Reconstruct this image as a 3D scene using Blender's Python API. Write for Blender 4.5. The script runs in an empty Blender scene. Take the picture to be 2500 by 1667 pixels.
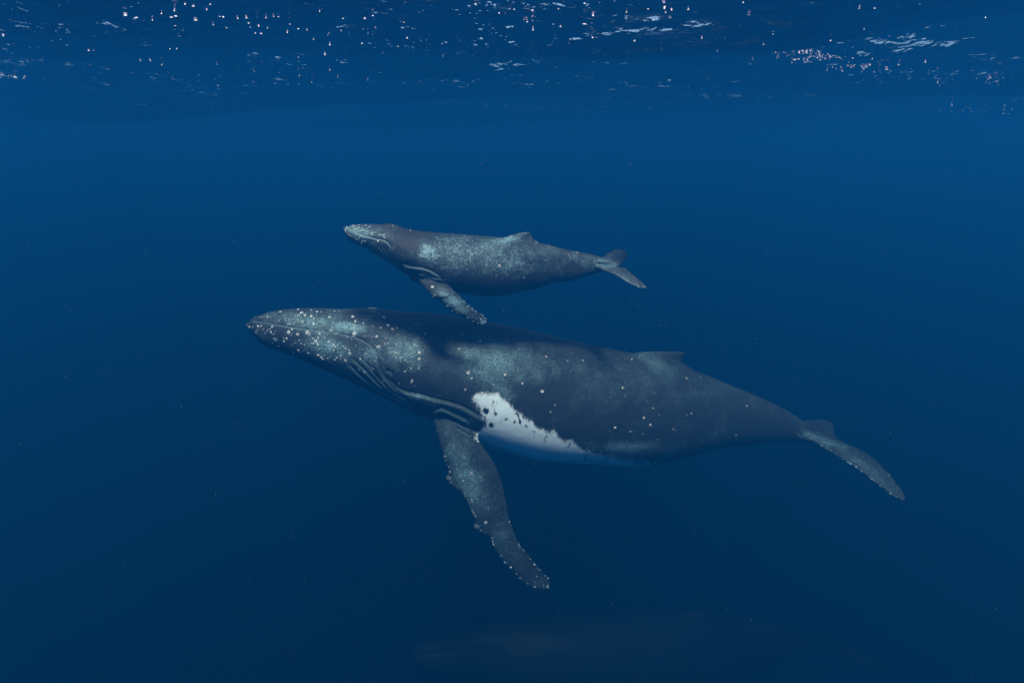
import bpy, math, random
import numpy as np
from mathutils import Vector, Matrix

random.seed(7)
rng = np.random.default_rng(7)
scene = bpy.context.scene
C = scene.collection

# ------------------------------------------------------------------ camera
CAM_Z = -2.1                       # metres below the mean sea surface (z = 0)
PITCH = math.radians(14.9)
cam_data = bpy.data.cameras.new('camera')
cam_data.lens = 24.0
cam_data.sensor_width = 36.0
cam_data.clip_start = 0.05
cam_data.clip_end = 3000.0
cam = bpy.data.objects.new('camera', cam_data)
cam.location = (0, 0, CAM_Z)
cam.rotation_euler = (math.radians(90) - PITCH, 0, 0)
C.objects.link(cam)
scene.camera = cam

# ------------------------------------------------------------------ light
SUN_DIR = Vector((0.08, -0.53, 0.85)).normalized()      # towards the sun
sun_el = math.asin(SUN_DIR.z)
sun_az = math.atan2(SUN_DIR.x, SUN_DIR.y)
world = bpy.data.worlds.new('World')
scene.world = world
world.use_nodes = True
wn = world.node_tree.nodes
wl = world.node_tree.links
for n in list(wn):
    wn.remove(n)
sky = wn.new('ShaderNodeTexSky')
sky.sky_type = 'NISHITA'
sky.sun_disc = False
sky.dust_density = 4.0
sky.sun_elevation = sun_el
sky.sun_rotation = sun_az
bg = wn.new('ShaderNodeBackground')
bg.inputs['Strength'].default_value = 0.11
wo = wn.new('ShaderNodeOutputWorld')
wl.new(sky.outputs[0], bg.inputs['Color'])
wl.new(bg.outputs[0], wo.inputs['Surface'])

sun_data = bpy.data.lights.new('sun', 'SUN')
sun_data.energy = 5.0
sun_data.angle = math.radians(9)
sun_data.color = (1.0, 0.95, 0.88)
sun = bpy.data.objects.new('sun', sun_data)
sun.rotation_euler = SUN_DIR.to_track_quat('Z', 'Y').to_euler()
sun.location = (0, 0, 40)
C.objects.link(sun)

vs = scene.view_settings
vs.view_transform = 'Standard'
vs.look = 'None'
vs.gamma = 1.0
vs.use_curve_mapping = False
vs.exposure = 1.6
scene.cycles.use_denoising = True
scene.cycles.volume_bounces = 0
scene.cycles.max_bounces = 8
scene.cycles.sample_clamp_indirect = 4.0

# extinction per metre and scattering share (red, green, blue)
EXT = (0.070, 0.060, 0.062)
ALB = (0.004, 0.149, 0.48)
ANISO = 0.5
WATER_DENSITY = 0.075
WATER_COLOR = tuple(e * a / WATER_DENSITY for e, a in zip(EXT, ALB)) + (1,)
WATER_ABSORB = tuple(max(0.0, 1 - e * (1 - a) / (WATER_DENSITY * (1 - c))) ** 2 for e, a, c in zip(EXT, ALB, WATER_COLOR)) + (1,)

# ------------------------------------------------------------------ helpers
FPX = 2500 * 24.0 / 36.0
CP, SP = math.cos(PITCH), math.sin(PITCH)
CAMP = np.array([0.0, 0.0, CAM_Z])


def ray(px, py):
    x = (np.asarray(px, float) - 1250.0) / FPX
    y = (833.5 - np.asarray(py, float)) / FPX
    return np.stack([x, CP + y * SP, -SP + y * CP], -1)


def at(px, py, Y):
    d = ray(px, py)
    return CAMP + d * (np.asarray(Y, float) / d[..., 1])[..., None]


def project(p):
    q = p - CAMP
    f = q[..., 1] * CP - q[..., 2] * SP
    u = q[..., 1] * SP + q[..., 2] * CP
    return 1250 + FPX * q[..., 0] / f, 833.5 - FPX * u / f


def pchip(x, y, xi):
    x = np.asarray(x, float); y = np.asarray(y, float); xi = np.clip(xi, x[0], x[-1])
    h = np.diff(x); d = np.diff(y) / h
    m = np.zeros_like(y)
    m[0], m[-1] = d[0], d[-1]
    for i in range(1, len(x) - 1):
        if d[i - 1] * d[i] > 0:
            w1 = 2 * h[i] + h[i - 1]; w2 = h[i] + 2 * h[i - 1]
            m[i] = (w1 + w2) / (w1 / d[i - 1] + w2 / d[i])
    k = np.clip(np.searchsorted(x, xi) - 1, 0, len(x) - 2)
    t = (xi - x[k]) / h[k]
    return ((1 + 2 * t) * (1 - t) ** 2 * y[k] + t * (1 - t) ** 2 * h[k] * m[k]
            + t * t * (3 - 2 * t) * y[k + 1] + t * t * (t - 1) * h[k] * m[k + 1])


def smooth(a, b, x):
    t = np.clip((x - a) / (b - a), 0, 1)
    return t * t * (3 - 2 * t)


def seg_dist(px, py, line):
    """distance to a polyline, side (+ = below it in the picture) and position along it 0..1"""
    line = np.asarray(line, float)
    best = np.full(px.shape, 1e9); side = np.zeros(px.shape); along = np.zeros(px.shape)
    seglen = np.hypot(*(line[1:] - line[:-1]).T); tot = seglen.sum(); acc = 0
    for (a, b), L in zip(zip(line[:-1], line[1:]), seglen):
        dx, dy = b - a
        t = np.clip(((px - a[0]) * dx + (py - a[1]) * dy) / (L * L), 0, 1)
        ex = px - a[0] - t * dx; ey = py - a[1] - t * dy
        dd = np.hypot(ex, ey)
        m = dd < best
        best[m] = dd[m]
        side[m] = np.sign(dx * ey - dy * ex)[m]
        along[m] = ((acc + t * L) / tot)[m]
        acc += L
    return best, side, along


def tag(o, label=None, cat=None, group=None, kind=None):
    if label: o['label'] = label
    if cat: o['category'] = cat
    if group: o['group'] = group
    if kind: o['kind'] = kind
    return o


def mesh_obj(name, verts, faces, mat, parent=None, smooth_shade=True):
    me = bpy.data.meshes.new(name)
    verts = np.asarray(verts, np.float32)
    me.vertices.add(len(verts))
    me.vertices.foreach_set('co', verts.ravel())
    if isinstance(faces, np.ndarray):
        n, k = faces.shape
        me.loops.add(n * k)
        me.loops.foreach_set('vertex_index', faces.astype(np.int32).ravel())
        me.polygons.add(n)
        me.polygons.foreach_set('loop_start', np.arange(0, n * k, k, dtype=np.int32))
        me.polygons.foreach_set('loop_total', np.full(n, k, np.int32))
    else:
        me.clear_geometry()
        me.from_pydata([tuple(v) for v in verts.tolist()], [], faces)
    me.update(calc_edges=True)
    me.validate()
    if smooth_shade:
        me.polygons.foreach_set('use_smooth', np.ones(len(me.polygons), bool))
    if mat: me.materials.append(mat)
    o = bpy.data.objects.new(name, me)
    C.objects.link(o)
    if parent: o.parent = parent
    return o


def grid_faces(n, m, wrap=False):
    i = np.arange(n - 1)[:, None]
    j = np.arange(m if wrap else m - 1)[None, :]
    jn = (j + 1) % m
    a = i * m + j; b = i * m + jn; c = (i + 1) * m + jn; d = (i + 1) * m + j
    return np.stack([a, b, c, d], -1).reshape(-1, 4)


# node helper
class NT:
    def __init__(self, mat):
        mat.use_nodes = True
        self.t = mat.node_tree
        for n in list(self.t.nodes):
            self.t.nodes.remove(n)

    def n(self, typ, **kw):
        nd = self.t.nodes.new(typ)
        for k, v in kw.items():
            if k.startswith('i_'):
                nd.inputs[k[2:].replace('_', ' ')].default_value = v
            else:
                setattr(nd, k, v)
        return nd

    def l(self, a, b):
        self.t.links.new(a, b)

    def val(self, s, x):
        if isinstance(x, (int, float)):
            s.default_value = x
        else:
            self.l(x, s)

    def math(self, op, a, b=0.0, c=None, clamp=False):
        nd = self.n('ShaderNodeMath', operation=op, use_clamp=clamp)
        self.val(nd.inputs[0], a); self.val(nd.inputs[1], b)
        if c is not None: self.val(nd.inputs[2], c)
        return nd.outputs[0]

    def noise(self, vec, scale, detail=4.0, rough=0.55, dist=0.0):
        nd = self.n('ShaderNodeTexNoise')
        nd.inputs['Scale'].default_value = scale
        nd.inputs['Detail'].default_value = detail
        nd.inputs['Roughness'].default_value = rough
        nd.inputs['Distortion'].default_value = dist
        self.l(vec, nd.inputs['Vector'])
        return nd.outputs[0]

    def ss(self, x, a, b):
        nd = self.n('ShaderNodeMapRange', interpolation_type='SMOOTHSTEP')
        self.val(nd.inputs[0], x)
        nd.inputs[1].default_value = a; nd.inputs[2].default_value = b
        return nd.outputs[0]

    def mixc(self, f, a, b):
        nd = self.n('ShaderNodeMix', data_type='RGBA')
        self.val(nd.inputs[0], f)
        for s, x in ((nd.inputs[6], a), (nd.inputs[7], b)):
            if isinstance(x, tuple): s.default_value = x
            else: self.l(x, s)
        return nd.outputs[2]

    def mapping(self, vec, scale=(1, 1, 1), rot=(0, 0, 0)):
        nd = self.n('ShaderNodeMapping')
        nd.inputs['Scale'].default_value = scale
        nd.inputs['Rotation'].default_value = rot
        self.l(vec, nd.inputs['Vector'])
        return nd.outputs[0]


# ------------------------------------------------------------------ sea water volume
def build_haze():
    s = 220.0
    x0, x1, y0, y1, z0, z1 = -s, s, -60, 2 * s, -90.0, 1.0
    v = [(x0, y0, z0), (x1, y0, z0), (x1, y1, z0), (x0, y1, z0), (x0, y0, z1), (x1, y0, z1), (x1, y1, z1), (x0, y1, z1)]
    f = [(0, 3, 2, 1), (4, 5, 6, 7), (0, 1, 5, 4), (1, 2, 6, 5), (2, 3, 7, 6), (3, 0, 4, 7)]
    m = bpy.data.materials.new('sea_water')
    t = NT(m)
    pv = t.n('ShaderNodeVolumePrincipled')
    pv.inputs['Color'].default_value = WATER_COLOR
    pv.inputs['Density'].default_value = WATER_DENSITY
    pv.inputs['Anisotropy'].default_value = ANISO
    pv.inputs['Absorption Color'].default_value = WATER_ABSORB
    out = t.n('ShaderNodeOutputMaterial')
    t.l(pv.outputs[0], out.inputs['Volume'])
    o = mesh_obj('haze', v, f, m, smooth_shade=False)
    tag(o, 'deep blue sea water that fills the whole picture below the surface', 'sea water', kind='stuff')


build_haze()


# ------------------------------------------------------------------ sea surface
def wave_height(x, y):
    r = np.random.default_rng(11)
    h = np.zeros_like(x)
    # wind gusts: patches of rougher and calmer water a few metres across
    e = np.zeros_like(x)
    for _ in range(14):
        L = r.uniform(2.5, 9); a = r.uniform(0, 6.28); p = r.uniform(0, 6.28)
        e += np.sin(2 * math.pi / L * (x * math.cos(a) + y * math.sin(a)) + p)
    env = 0.45 + 0.55 * smooth(-2.2, 3.4, e)
    for lam, amp, n, spread in ((14, .22, 4, .5), (6, .10, 7, .8), (2.6, .045, 12, 1.0), (1.2, .020, 16, 1.2), (0.55, .011, 18, 1.4)):
        for _ in range(n):
            L = lam * r.uniform(.7, 1.35)
            a = 1.15 + r.normal(0, spread * .5)
            k = 2 * math.pi / L
            p = r.uniform(0, 6.28)
            ph = k * (x * math.cos(a) + y * math.sin(a)) + p
            A = amp * r.uniform(.5, 1.3) / math.sqrt(n) * 1.3
            if lam < 3: A = A * env
            h += A * (np.sin(ph) + 0.25 * np.cos(2 * ph))
    return h


def build_surface():
    nu, nv = 620, 760
    u = np.linspace(-1, 1, nu)
    X0 = np.sign(u) * (28 * np.abs(u) + 192 * np.abs(u) ** 4)
    v = np.linspace(0, 1, nv)
    Y = -60 + 70 * smooth(0, 1, v / .12) * 1.0
    Y = np.where(v < .12, -60 + 68 * (v / .12), 8 + 34 * ((v - .12) / .88) + 398 * np.clip((v - .12) / .88, 0, 1) ** 5)
    YY, XX = np.meshgrid(Y, X0, indexing='ij')
    fade = 1 / (1 + (np.hypot(XX, YY) / 90) ** 2)
    Z = wave_height(XX, YY) * (0.35 + .65 * fade)
    P = np.stack([XX, YY, Z], -1).reshape(-1, 3)
    m = bpy.data.materials.new('water_surface')
    t = NT(m)
    geo = t.n('ShaderNodeNewGeometry')
    pos = geo.outputs['Position']
    mp = t.mapping(pos, (1.0, 1.1, 1), (0, 0, .35))
    n1 = t.noise(mp, 2.4, 3.0, .42, .35)
    n2 = t.noise(mp, 8.0, 2.0, .45, .2)
    # clusters of small steep ripple crests, where daylight breaks through
    cl = t.noise(t.mapping(pos, (.16, .30, 1), (0, 0, .5)), 1.0, 4.0, .6)
    clm = t.ss(cl, .49, .60)
    g1 = t.ss(t.noise(t.mapping(pos, (4.2, 2.0, 1), (0, 0, .1)), 1.0, 2.0, .5, .2), .57, .70)
    g2 = t.ss(t.noise(t.mapping(pos, (9.0, 4.5, 1), (0, 0, -.1)), 1.0, 2.0, .5, .2), .63, .74)
    gust = t.ss(t.noise(t.mapping(pos, (.45, .45, 1)), 1.0, 2.0, .5), .38, .62)
    gust = t.math('MULTIPLY_ADD', gust, 1.0, .5)
    h = t.math('ADD', t.math('MULTIPLY', n1, SURF_N1), t.math('MULTIPLY', n2, SURF_N2))
    h = t.math('MULTIPLY', h, gust)
    g = t.math('ADD', t.math('MULTIPLY', g1, SURF_G1), t.math('MULTIPLY', g2, SURF_G2))
    h = t.math('ADD', h, t.math('MULTIPLY', g, clm))
    bump = t.n('ShaderNodeBump')
    bump.inputs['Strength'].default_value = 1.0
    bump.inputs['Distance'].default_value = 1.0
    t.l(h, bump.inputs['Height'])
    fr = t.n('ShaderNodeFresnel')
    fr.inputs['IOR'].default_value = 1.333
    t.l(bump.outputs[0], fr.inputs['Normal'])
    tr = t.n('ShaderNodeBsdfTransparent')
    gl = t.n('ShaderNodeBsdfGlossy')
    gl.inputs['Roughness'].default_value = 0.04
    gl.inputs['Color'].default_value = (.48, .40, .50, 1)
    t.l(bump.outputs[0], gl.inputs['Normal'])
    mx = t.n('ShaderNodeMixShader')
    t.l(fr.outputs[0], mx.inputs[0]); t.l(tr.outputs[0], mx.inputs[1]); t.l(gl.outputs[0], mx.inputs[2])
    out = t.n('ShaderNodeOutputMaterial')
    t.l(mx.outputs[0], out.inputs['Surface'])
    o = mesh_obj('sea_surface', P, grid_faces(nv, nu), m)
    tag(o, 'rippled underside of the sea surface with sparkling glints', 'sea surface', kind='structure')


SURF_N1, SURF_N2, SURF_G1, SURF_G2 = 0.095, 0.02, 0.13, 0.05
build_surface()


# ------------------------------------------------------------------ whale materials
def skin_material(name, dark, mid, pale, calf=False):
    m = bpy.data.materials.new(name)
    t = NT(m)
    tc = t.n('ShaderNodeTexCoord')
    pos = tc.outputs['Object']
    aw = t.n('ShaderNodeAttribute', attribute_name='white').outputs['Fac']
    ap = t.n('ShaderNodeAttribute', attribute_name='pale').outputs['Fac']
    al = t.n('ShaderNodeAttribute', attribute_name='edge').outputs['Fac']
    S = 1.7 if calf else 1.0
    big = t.noise(pos, 0.9 * S, 3, .5, .3)
    med = t.noise(pos, 4.0 * S, 5, .62, .6)
    fine = t.noise(pos, 26 * S, 4, .7, .3)
    G = 1.15 if calf else 1.0
    vfine = t.noise(pos, 70 * G, 2, .6)
    # mottled pale film over the dark hide; ap carries skin tone plus painted light and shade
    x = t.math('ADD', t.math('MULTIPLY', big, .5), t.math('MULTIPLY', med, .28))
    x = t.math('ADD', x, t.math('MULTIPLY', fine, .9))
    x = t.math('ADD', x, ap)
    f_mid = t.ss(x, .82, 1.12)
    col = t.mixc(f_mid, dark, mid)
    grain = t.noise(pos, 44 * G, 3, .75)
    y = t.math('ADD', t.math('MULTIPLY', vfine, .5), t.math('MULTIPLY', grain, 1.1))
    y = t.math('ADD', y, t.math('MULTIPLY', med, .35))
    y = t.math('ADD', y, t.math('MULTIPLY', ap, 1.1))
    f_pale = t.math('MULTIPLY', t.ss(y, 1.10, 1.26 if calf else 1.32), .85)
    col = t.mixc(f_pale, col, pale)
    # round healed barnacle scars
    vo = t.n('ShaderNodeTexVoronoi', feature='F1')
    vo.inputs['Scale'].default_value = 3.2 * S
    vo.inputs['Randomness'].default_value = 1.0
    wv = t.n('ShaderNodeVectorMath', operation='ADD')
    nz = t.n('ShaderNodeTexNoise'); nz.inputs['Scale'].default_value = 9 * S
    t.l(pos, nz.inputs['Vector'])
    sc = t.n('ShaderNodeVectorMath', operation='SCALE'); sc.inputs['Scale'].default_value = .03 / S
    t.l(nz.outputs['Color'], sc.inputs[0])
    t.l(pos, wv.inputs[0]); t.l(sc.outputs[0], wv.inputs[1])
    t.l(wv.outputs[0], vo.inputs['Vector'])
    sep = t.n('ShaderNodeSeparateColor'); t.l(vo.outputs['Color'], sep.inputs[0])
    rad = t.math('MULTIPLY', sep.outputs[0], .16)
    spot = t.ss(t.math('SUBTRACT', rad, vo.outputs['Distance']), -.015, .045)
    keep = t.ss(sep.outputs[1], .45, .55)
    spot = t.math('MULTIPLY', t.math('MULTIPLY', spot, keep), t.ss(fine, .38, .62))
    col = t.mixc(t.math('MULTIPLY', spot, .15 if calf else .75), col, pale)
    # thin scratches
    scr = None
    for rz, k in ((.7, 1.0), (-.5, 1.0), (2.1, 1.0)):
        w = t.mapping(pos, (1.1 * S, 1.0 * S, 30 * S), (0.2, rz, rz * .5))
        nn = t.noise(w, 1.6, 2, .5, .6)
        ln = t.ss(t.math('ABSOLUTE', t.math('SUBTRACT', nn, .5)), .006, .0)
        scr = ln if scr is None else t.math('MAXIMUM', scr, ln)
    scm = t.ss(t.noise(pos, 2.6 * S, 2, .5), .5, .68)
    scr = t.math('MULTIPLY', scr, scm)
    col = t.mixc(t.math('MULTIPLY', scr, .7), col, pale)
    col = t.mixc(t.math('MULTIPLY', al, .8), col, pale)  # thin highlights along the crease lips, painted in pale
    # white belly pigment with a ragged margin and dark marks in it
    jag = t.math('ADD', t.math('MULTIPLY', t.math('SUBTRACT', t.noise(t.mapping(pos, (1.5, 1.3, .6)), 5 * S, 8, .78, .4), .5), .48),
                 t.math('MULTIPLY', t.math('SUBTRACT', vfine, .5), .30))
    wmask = t.ss(t.math('ADD', aw, jag), -.03, .04)
    w2 = t.mapping(pos, (6 * S, 6 * S, 1.4 * S), (0.0, .5, 0))
    streak = t.ss(t.noise(w2, 1.5, 4, .6, .9), .60, .66)
    edgezone = t.ss(aw, .5, .05)
    streak = t.math('MULTIPLY', streak, edgezone)
    white = t.mixc(t.math('MULTIPLY', t.noise(pos, 3.5 * S, 4, .6), .35), (.86, .87, .84, 1), (.62, .64, .62, 1))
    wmask = t.math('MULTIPLY', wmask, t.math('SUBTRACT', 1.0, streak))
    col = t.mixc(wmask, col, white)
    b = t.n('ShaderNodeBsdfPrincipled')
    t.l(col, b.inputs['Base Color'])
    b.inputs['Roughness'].default_value = .55
    b.inputs['Specular IOR Level'].default_value = .10
    hh = t.math('ADD', t.math('MULTIPLY', med, .02), t.math('MULTIPLY', fine, .006))
    hh = t.math('ADD', hh, t.math('MULTIPLY', scr, .004))
    bp = t.n('ShaderNodeBump'); bp.inputs['Strength'].default_value = .7; bp.inputs['Distance'].default_value = 1.0 / S
    t.l(hh, bp.inputs['Height']); t.l(bp.outputs[0], b.inputs['Normal'])
    out = t.n('ShaderNodeOutputMaterial')
    t.l(b.outputs[0], out.inputs['Surface'])
    return m


def plain(name, col, rough=.6, noise_scale=None, col2=None):
    m = bpy.data.materials.new(name)
    t = NT(m)
    b = t.n('ShaderNodeBsdfPrincipled')
    b.inputs['Roughness'].default_value = rough
    if noise_scale:
        tc = t.n('ShaderNodeTexCoord')
        c = t.mixc(t.noise(tc.outputs['Object'], noise_scale, 3, .6), col, col2)
        t.l(c, b.inputs['Base Color'])
    else:
        b.inputs['Base Color'].default_value = col
    out = t.n('ShaderNodeOutputMaterial')
    t.l(b.outputs[0], out.inputs['Surface'])
    return m


M_adult = skin_material('adult_hide', (.019, .021, .023, 1), (.060, .090, .088, 1), (.23, .36, .37, 1))
M_calf = skin_material('calf_hide', (.018, .018, .019, 1), (.055, .075, .075, 1), (.24, .38, .39, 1), calf=True)
M_barn = plain('barnacle_shell', (.92, .90, .85, 1), .7, 30, (.60, .60, .56, 1))
M_barn_dim = plain('worn_barnacle_shell', (.55, .58, .56, 1), .7, 30, (.35, .37, .36, 1))
M_crater = plain('barnacle_hollow', (.10, .12, .12, 1), .8)
M_eye = plain('eye_dark', (.006, .006, .007, 1), .08)
M_tub = plain('tubercle_skin', (.03, .036, .038, 1), .6, 20, (.09, .11, .11, 1))


# ------------------------------------------------------------------ whale builder
def whale_surface(spec):
    """closed overlapping shells (trunk, fin, flippers, flukes) fused by a voxel remesh into one skin"""
    hx, hY = spec['snout'], spec['Y0']
    tx, tY = spec['stock'], spec['Y1']
    P0 = at(hx[0], hx[1], hY); P1 = at(tx[0], tx[1], tY)
    hd = np.array([P1[0] - P0[0], P1[1] - P0[1], 0]); hd /= np.linalg.norm(hd)
    N = np.array([hd[1], -hd[0], 0.0])            # lateral, towards the camera
    A = P1 - P0; A -= N * A.dot(N); LA = np.linalg.norm(A); A /= LA
    B = np.cross(A, N); B = -B if B[2] < 0 else B

    def plane_pt(px, py, off=0.0):
        d = ray(px, py)
        tt = ((P0 + N * off - CAMP) @ N) / (d @ N)
        return CAMP + d * tt[..., None]

    def to_ab(pts):
        pts = np.asarray(pts, float)
        w = plane_pt(pts[:, 0], pts[:, 1]) - P0
        return w @ A, w @ B

    ta, tb = to_ab(spec['top']); ba, bb = to_ab(spec['bottom'])
    o = np.argsort(ta); ta, tb = ta[o], tb[o]
    o = np.argsort(ba); ba, bb = ba[o], bb[o]
    a0 = min(ta[0], ba[0]) - .004 * LA
    a1 = max(ta[-1], ba[-1])
    b0 = (tb[0] + bb[0]) / 2
    sq = lambda a: np.sqrt(np.maximum(a - a0, 0))
    ta2 = np.concatenate([[0], sq(ta)]); tb2 = np.concatenate([[b0], tb])
    ba2 = np.concatenate([[0], sq(ba)]); bb2 = np.concatenate([[b0], bb])
    LW = a1 - a0
    wa, wv = np.array(spec['width']).T

    def prof(a):
        s = sq(a)
        T = pchip(ta2, tb2, s); Bt = pchip(ba2, bb2, s)
        f = np.clip((a - a0) / LW, 0, 1)
        W = pchip(np.sqrt(wa), wv, np.sqrt(f)) * spec['wscale']
        return T, Bt, W, f

    NA, NF = spec.get('na', 260), 96
    a = a0 + LW * np.linspace(0, 1, NA) ** 1.6
    T, Bt, W, f = prof(a)
    phi = np.linspace(0, 2 * math.pi, NF, endpoint=False)
    c = (T + Bt) / 2; h = np.maximum((T - Bt) / 2, .002)
    cs, sn = np.cos(phi)[None], np.sin(phi)[None]
    headf = 1 - smooth(.16, .30, f)[:, None]
    tailf = smooth(.55, .85, f)[:, None]
    up = smooth(-.1, 1.0, cs)
    ws = 1 - .30 * up * headf
    e = 1.0 + .18 * tailf - .10 * (1 - tailf) * (1 - headf)
    lat = W[:, None] * np.sign(sn) * np.abs(sn) ** e * ws
    zz = c[:, None] + h[:, None] * np.sign(cs) * np.abs(cs) ** (1 - .05 * headf)
    P = P0 + a[:, None, None] * A + zz[..., None] * B + lat[..., None] * N
    V = [P.reshape(-1, 3)]
    F = [tuple(q) for q in grid_faces(NA, NF, True).tolist()]
    F.append(tuple(range(NF))[::-1]); F.append(tuple((NA - 1) * NF + k for k in range(NF)))
    base = NA * NF

    def add_fin(Lp, Tp, thick, nseg=90, nch=28, sharp=2.0):
        """fin from leading and trailing edge points (3-D), thickness per station"""
        nonlocal base
        Lp = np.asarray(Lp); Tp = np.asarray(Tp)
        kL = np.linspace(0, 1, len(Lp)); kT = np.linspace(0, 1, len(Tp))
        t = np.linspace(0, 1, nseg)
        Lc = np.stack([pchip(kL, Lp[:, i], t) for i in range(3)], -1)
        Tc = np.stack([pchip(kT, Tp[:, i], t) for i in range(3)], -1)
        mid = (Lc + Tc) / 2
        span = np.gradient(mid, axis=0); span /= np.linalg.norm(span, axis=1, keepdims=True)
        ch = Tc - Lc; cl = np.linalg.norm(ch, axis=1)
        cn = np.cross(span, ch); cn /= np.linalg.norm(cn, axis=1, keepdims=True) + 1e-9
        for k in range(1, nseg):
            if cn[k].dot(cn[k - 1]) < 0: cn[k] *= -1
        th = np.interp(t, np.linspace(0, 1, len(thick)), thick)
        q = np.linspace(0, 2 * math.pi, nch, endpoint=False)
        u = (1 - np.cos(q)) / 2
        y = np.sin(q) * (np.abs(np.sin(q)) ** .0) * np.where(u > .3, (1 - .75 * (u - .3) / .7), 1.0)
        pts = Lc[:, None] + u[None, :, None] * ch[:, None] + (y[None, :] * th[:, None])[..., None] * cn[:, None] * .5
        V.append(pts.reshape(-1, 3))
        F.extend([tuple(r) for r in (grid_faces(nseg, nch, True) + base).tolist()])
        F.append(tuple(base + k for k in range(nch))[::-1])
        F.append(tuple(base + (nseg - 1) * nch + k for k in range(nch)))
        base += nseg * nch

    # near flipper straight from its outline; far flipper mirrored in shape and swept away
    fl = spec['flipper']
    Lp = np.array([at(p[0], p[1], p[2]) for p in fl['lead']])
    Tp = np.array([at(p[0], p[1], p[2]) for p in fl['trail']])
    add_fin(Lp, Tp, fl['thick'], nseg=160, nch=36)

    def mirror(p):
        d = (p - P0) @ N
        return p - 2 * d[..., None] * N
    Lm, Tm = mirror(Lp), mirror(Tp)
    piv = (Lm[1] + Tm[1]) / 2
    ax = A
    R = np.array(Matrix.Rotation(fl.get('far_rot', 1.2), 3, Vector(ax)))
    R2 = np.array(Matrix.Rotation(fl.get('far_yaw', 0.0), 3, Vector(B)))
    Lm = (Lm - piv) @ R.T @ R2.T + piv; Tm = (Tm - piv) @ R.T @ R2.T + piv
    add_fin(Lm, Tm, fl['thick'], nseg=90, nch=28)
    # dorsal fin: shell standing on the median plane
    df = spec['dorsal']
    Ld = [plane_pt(np.array(p[0], float), np.array(p[1], float)) for p in df['lead']]
    Td = [plane_pt(np.array(p[0], float), np.array(p[1], float)) for p in df['trail']]
    add_fin(Ld, Td, df['thick'], nseg=30, nch=28)
    for key in ('fluke_near', 'fluke_far'):
        fk = spec[key]
        Lf = [at(p[0], p[1], p[2]) for p in fk['lead']]
        Tf = [at(p[0], p[1], p[2]) for p in fk['trail']]
        add_fin(Lf, Tf, fk['thick'], nseg=80, nch=32)

    V = np.concatenate(V)
    tmp = mesh_obj('tmp', V, F, None)
    # consistent outward normals per shell
    import bmesh
    bm = bmesh.new(); bm.from_mesh(tmp.data); bmesh.ops.recalc_face_normals(bm, faces=bm.faces); bm.to_mesh(tmp.data); bm.free()
    rm = tmp.modifiers.new('r', 'REMESH'); rm.mode = 'VOXEL'; rm.voxel_size = spec['voxel']; rm.use_smooth_shade = True
    sm = tmp.modifiers.new('s', 'SMOOTH'); sm.factor = .5; sm.iterations = spec.get('smooth', 4)
    dg = bpy.context.evaluated_depsgraph_get()
    me = bpy.data.meshes.new_from_object(tmp.evaluated_get(dg))
    om = tmp.data
    bpy.data.objects.remove(tmp); bpy.data.meshes.remove(om)

    n = len(me.vertices)
    co = np.empty(n * 3, np.float32); me.vertices.foreach_get('co', co); co = co.reshape(-1, 3).astype(float)
    no = np.empty(n * 3, np.float32); me.vertex_normals.foreach_get('vector', no); no = no.reshape(-1, 3).astype(float)
    w = co - P0
    av, bv, lv = w @ A, w @ B, w @ N
    T, Bt, W, f = prof(av)
    cc = (T + Bt) / 2; hh = np.maximum((T - Bt) / 2, .01); Wm = np.maximum(W, .02)
    psi = np.arctan2(np.abs(lv) / Wm, -(bv - cc) / hh)          # 0 at the belly, pi at the back
    inside = ((lv / Wm) ** 2 + ((bv - cc) / hh) ** 2) < 1.35     # on the trunk, not the fins
    cm = co.copy(); nm = no.copy()
    far = lv < 0
    cm[far] = mirror(co[far]); nm[far] = no[far] - 2 * (no[far] @ N)[:, None] * N
    px, py = project(cm)
    view = cm - CAMP; view /= np.linalg.norm(view, axis=1, keepdims=True)
    facing = -(nm * view).sum(1)
    ok = facing > -.05
    disp = np.zeros(n); edge = np.zeros(n); pale = np.zeros(n); white = np.full(n, -1.0)
    mpp = 1.0 / (FPX / (hY + 1.0))                                # metres per pixel, about
    sel_far_fin = far & ~inside
    active = ok & ~sel_far_fin

    for cr in spec['creases']:
        d, s, al = seg_dist(px, py, cr['pts'])
        d, s = d * 1.0, s
        taper = smooth(0, cr.get('t0', .12), al) * (1 - smooth(1 - cr.get('t1', .15), 1, al)) if cr.get('taper', True) else 1.0
        m = active & (d < cr.get('reach', 70))
        if cr.get('trunk'): m = m & inside
        g = -cr['depth'] * np.exp(-(d / cr['w']) ** 2) * taper
        if 'lip' in cr:                   # raised lip on the given side of the crease
            g = g + cr['lip'] * np.where(s > 0, np.exp(-((d - cr['lw'] * .35) / cr['lw']) ** 2), 0) * taper
            g = g - cr.get('hollow', 0) * np.where(s < 0, np.exp(-(d / cr.get('hw', cr['lw'])) ** 2), 0) * taper
        disp[m] += g[m]
        if 'edge' in cr:  # pale line beside the crease, painted as a small highlight
            off = np.where(s > 0, d, 99)
            ed = cr['edge'] * np.exp(-((off - cr['w'] * 1.3) / (cr['w'] * .55)) ** 2) * taper
            edge[m] = np.maximum(edge[m], ed[m])
    # ventral pleats
    pl = spec['pleats']
    fr = (av - a0) / LW
    lim = np.interp(fr, [0, pl['a0'], pl['a1'], pl['a2'], 1], [0, 0, pl['psi'], pl['psi'] * .8, 0])
    amp = smooth(pl['a0'], pl['a0'] + .08, fr) * (1 - smooth(pl['a2'] - .08, pl['a2'], fr)) * (1 - smooth(lim * .8, lim + .02, psi)) * inside
    wig = .012 * np.sin(av * 3.1 + psi * 7)
    wave = np.abs(np.sin((psi + wig) * pl['n'] * .5 + .5))
    disp -= pl['depth'] * amp * (1 - smooth(0, .45, wave))
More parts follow.
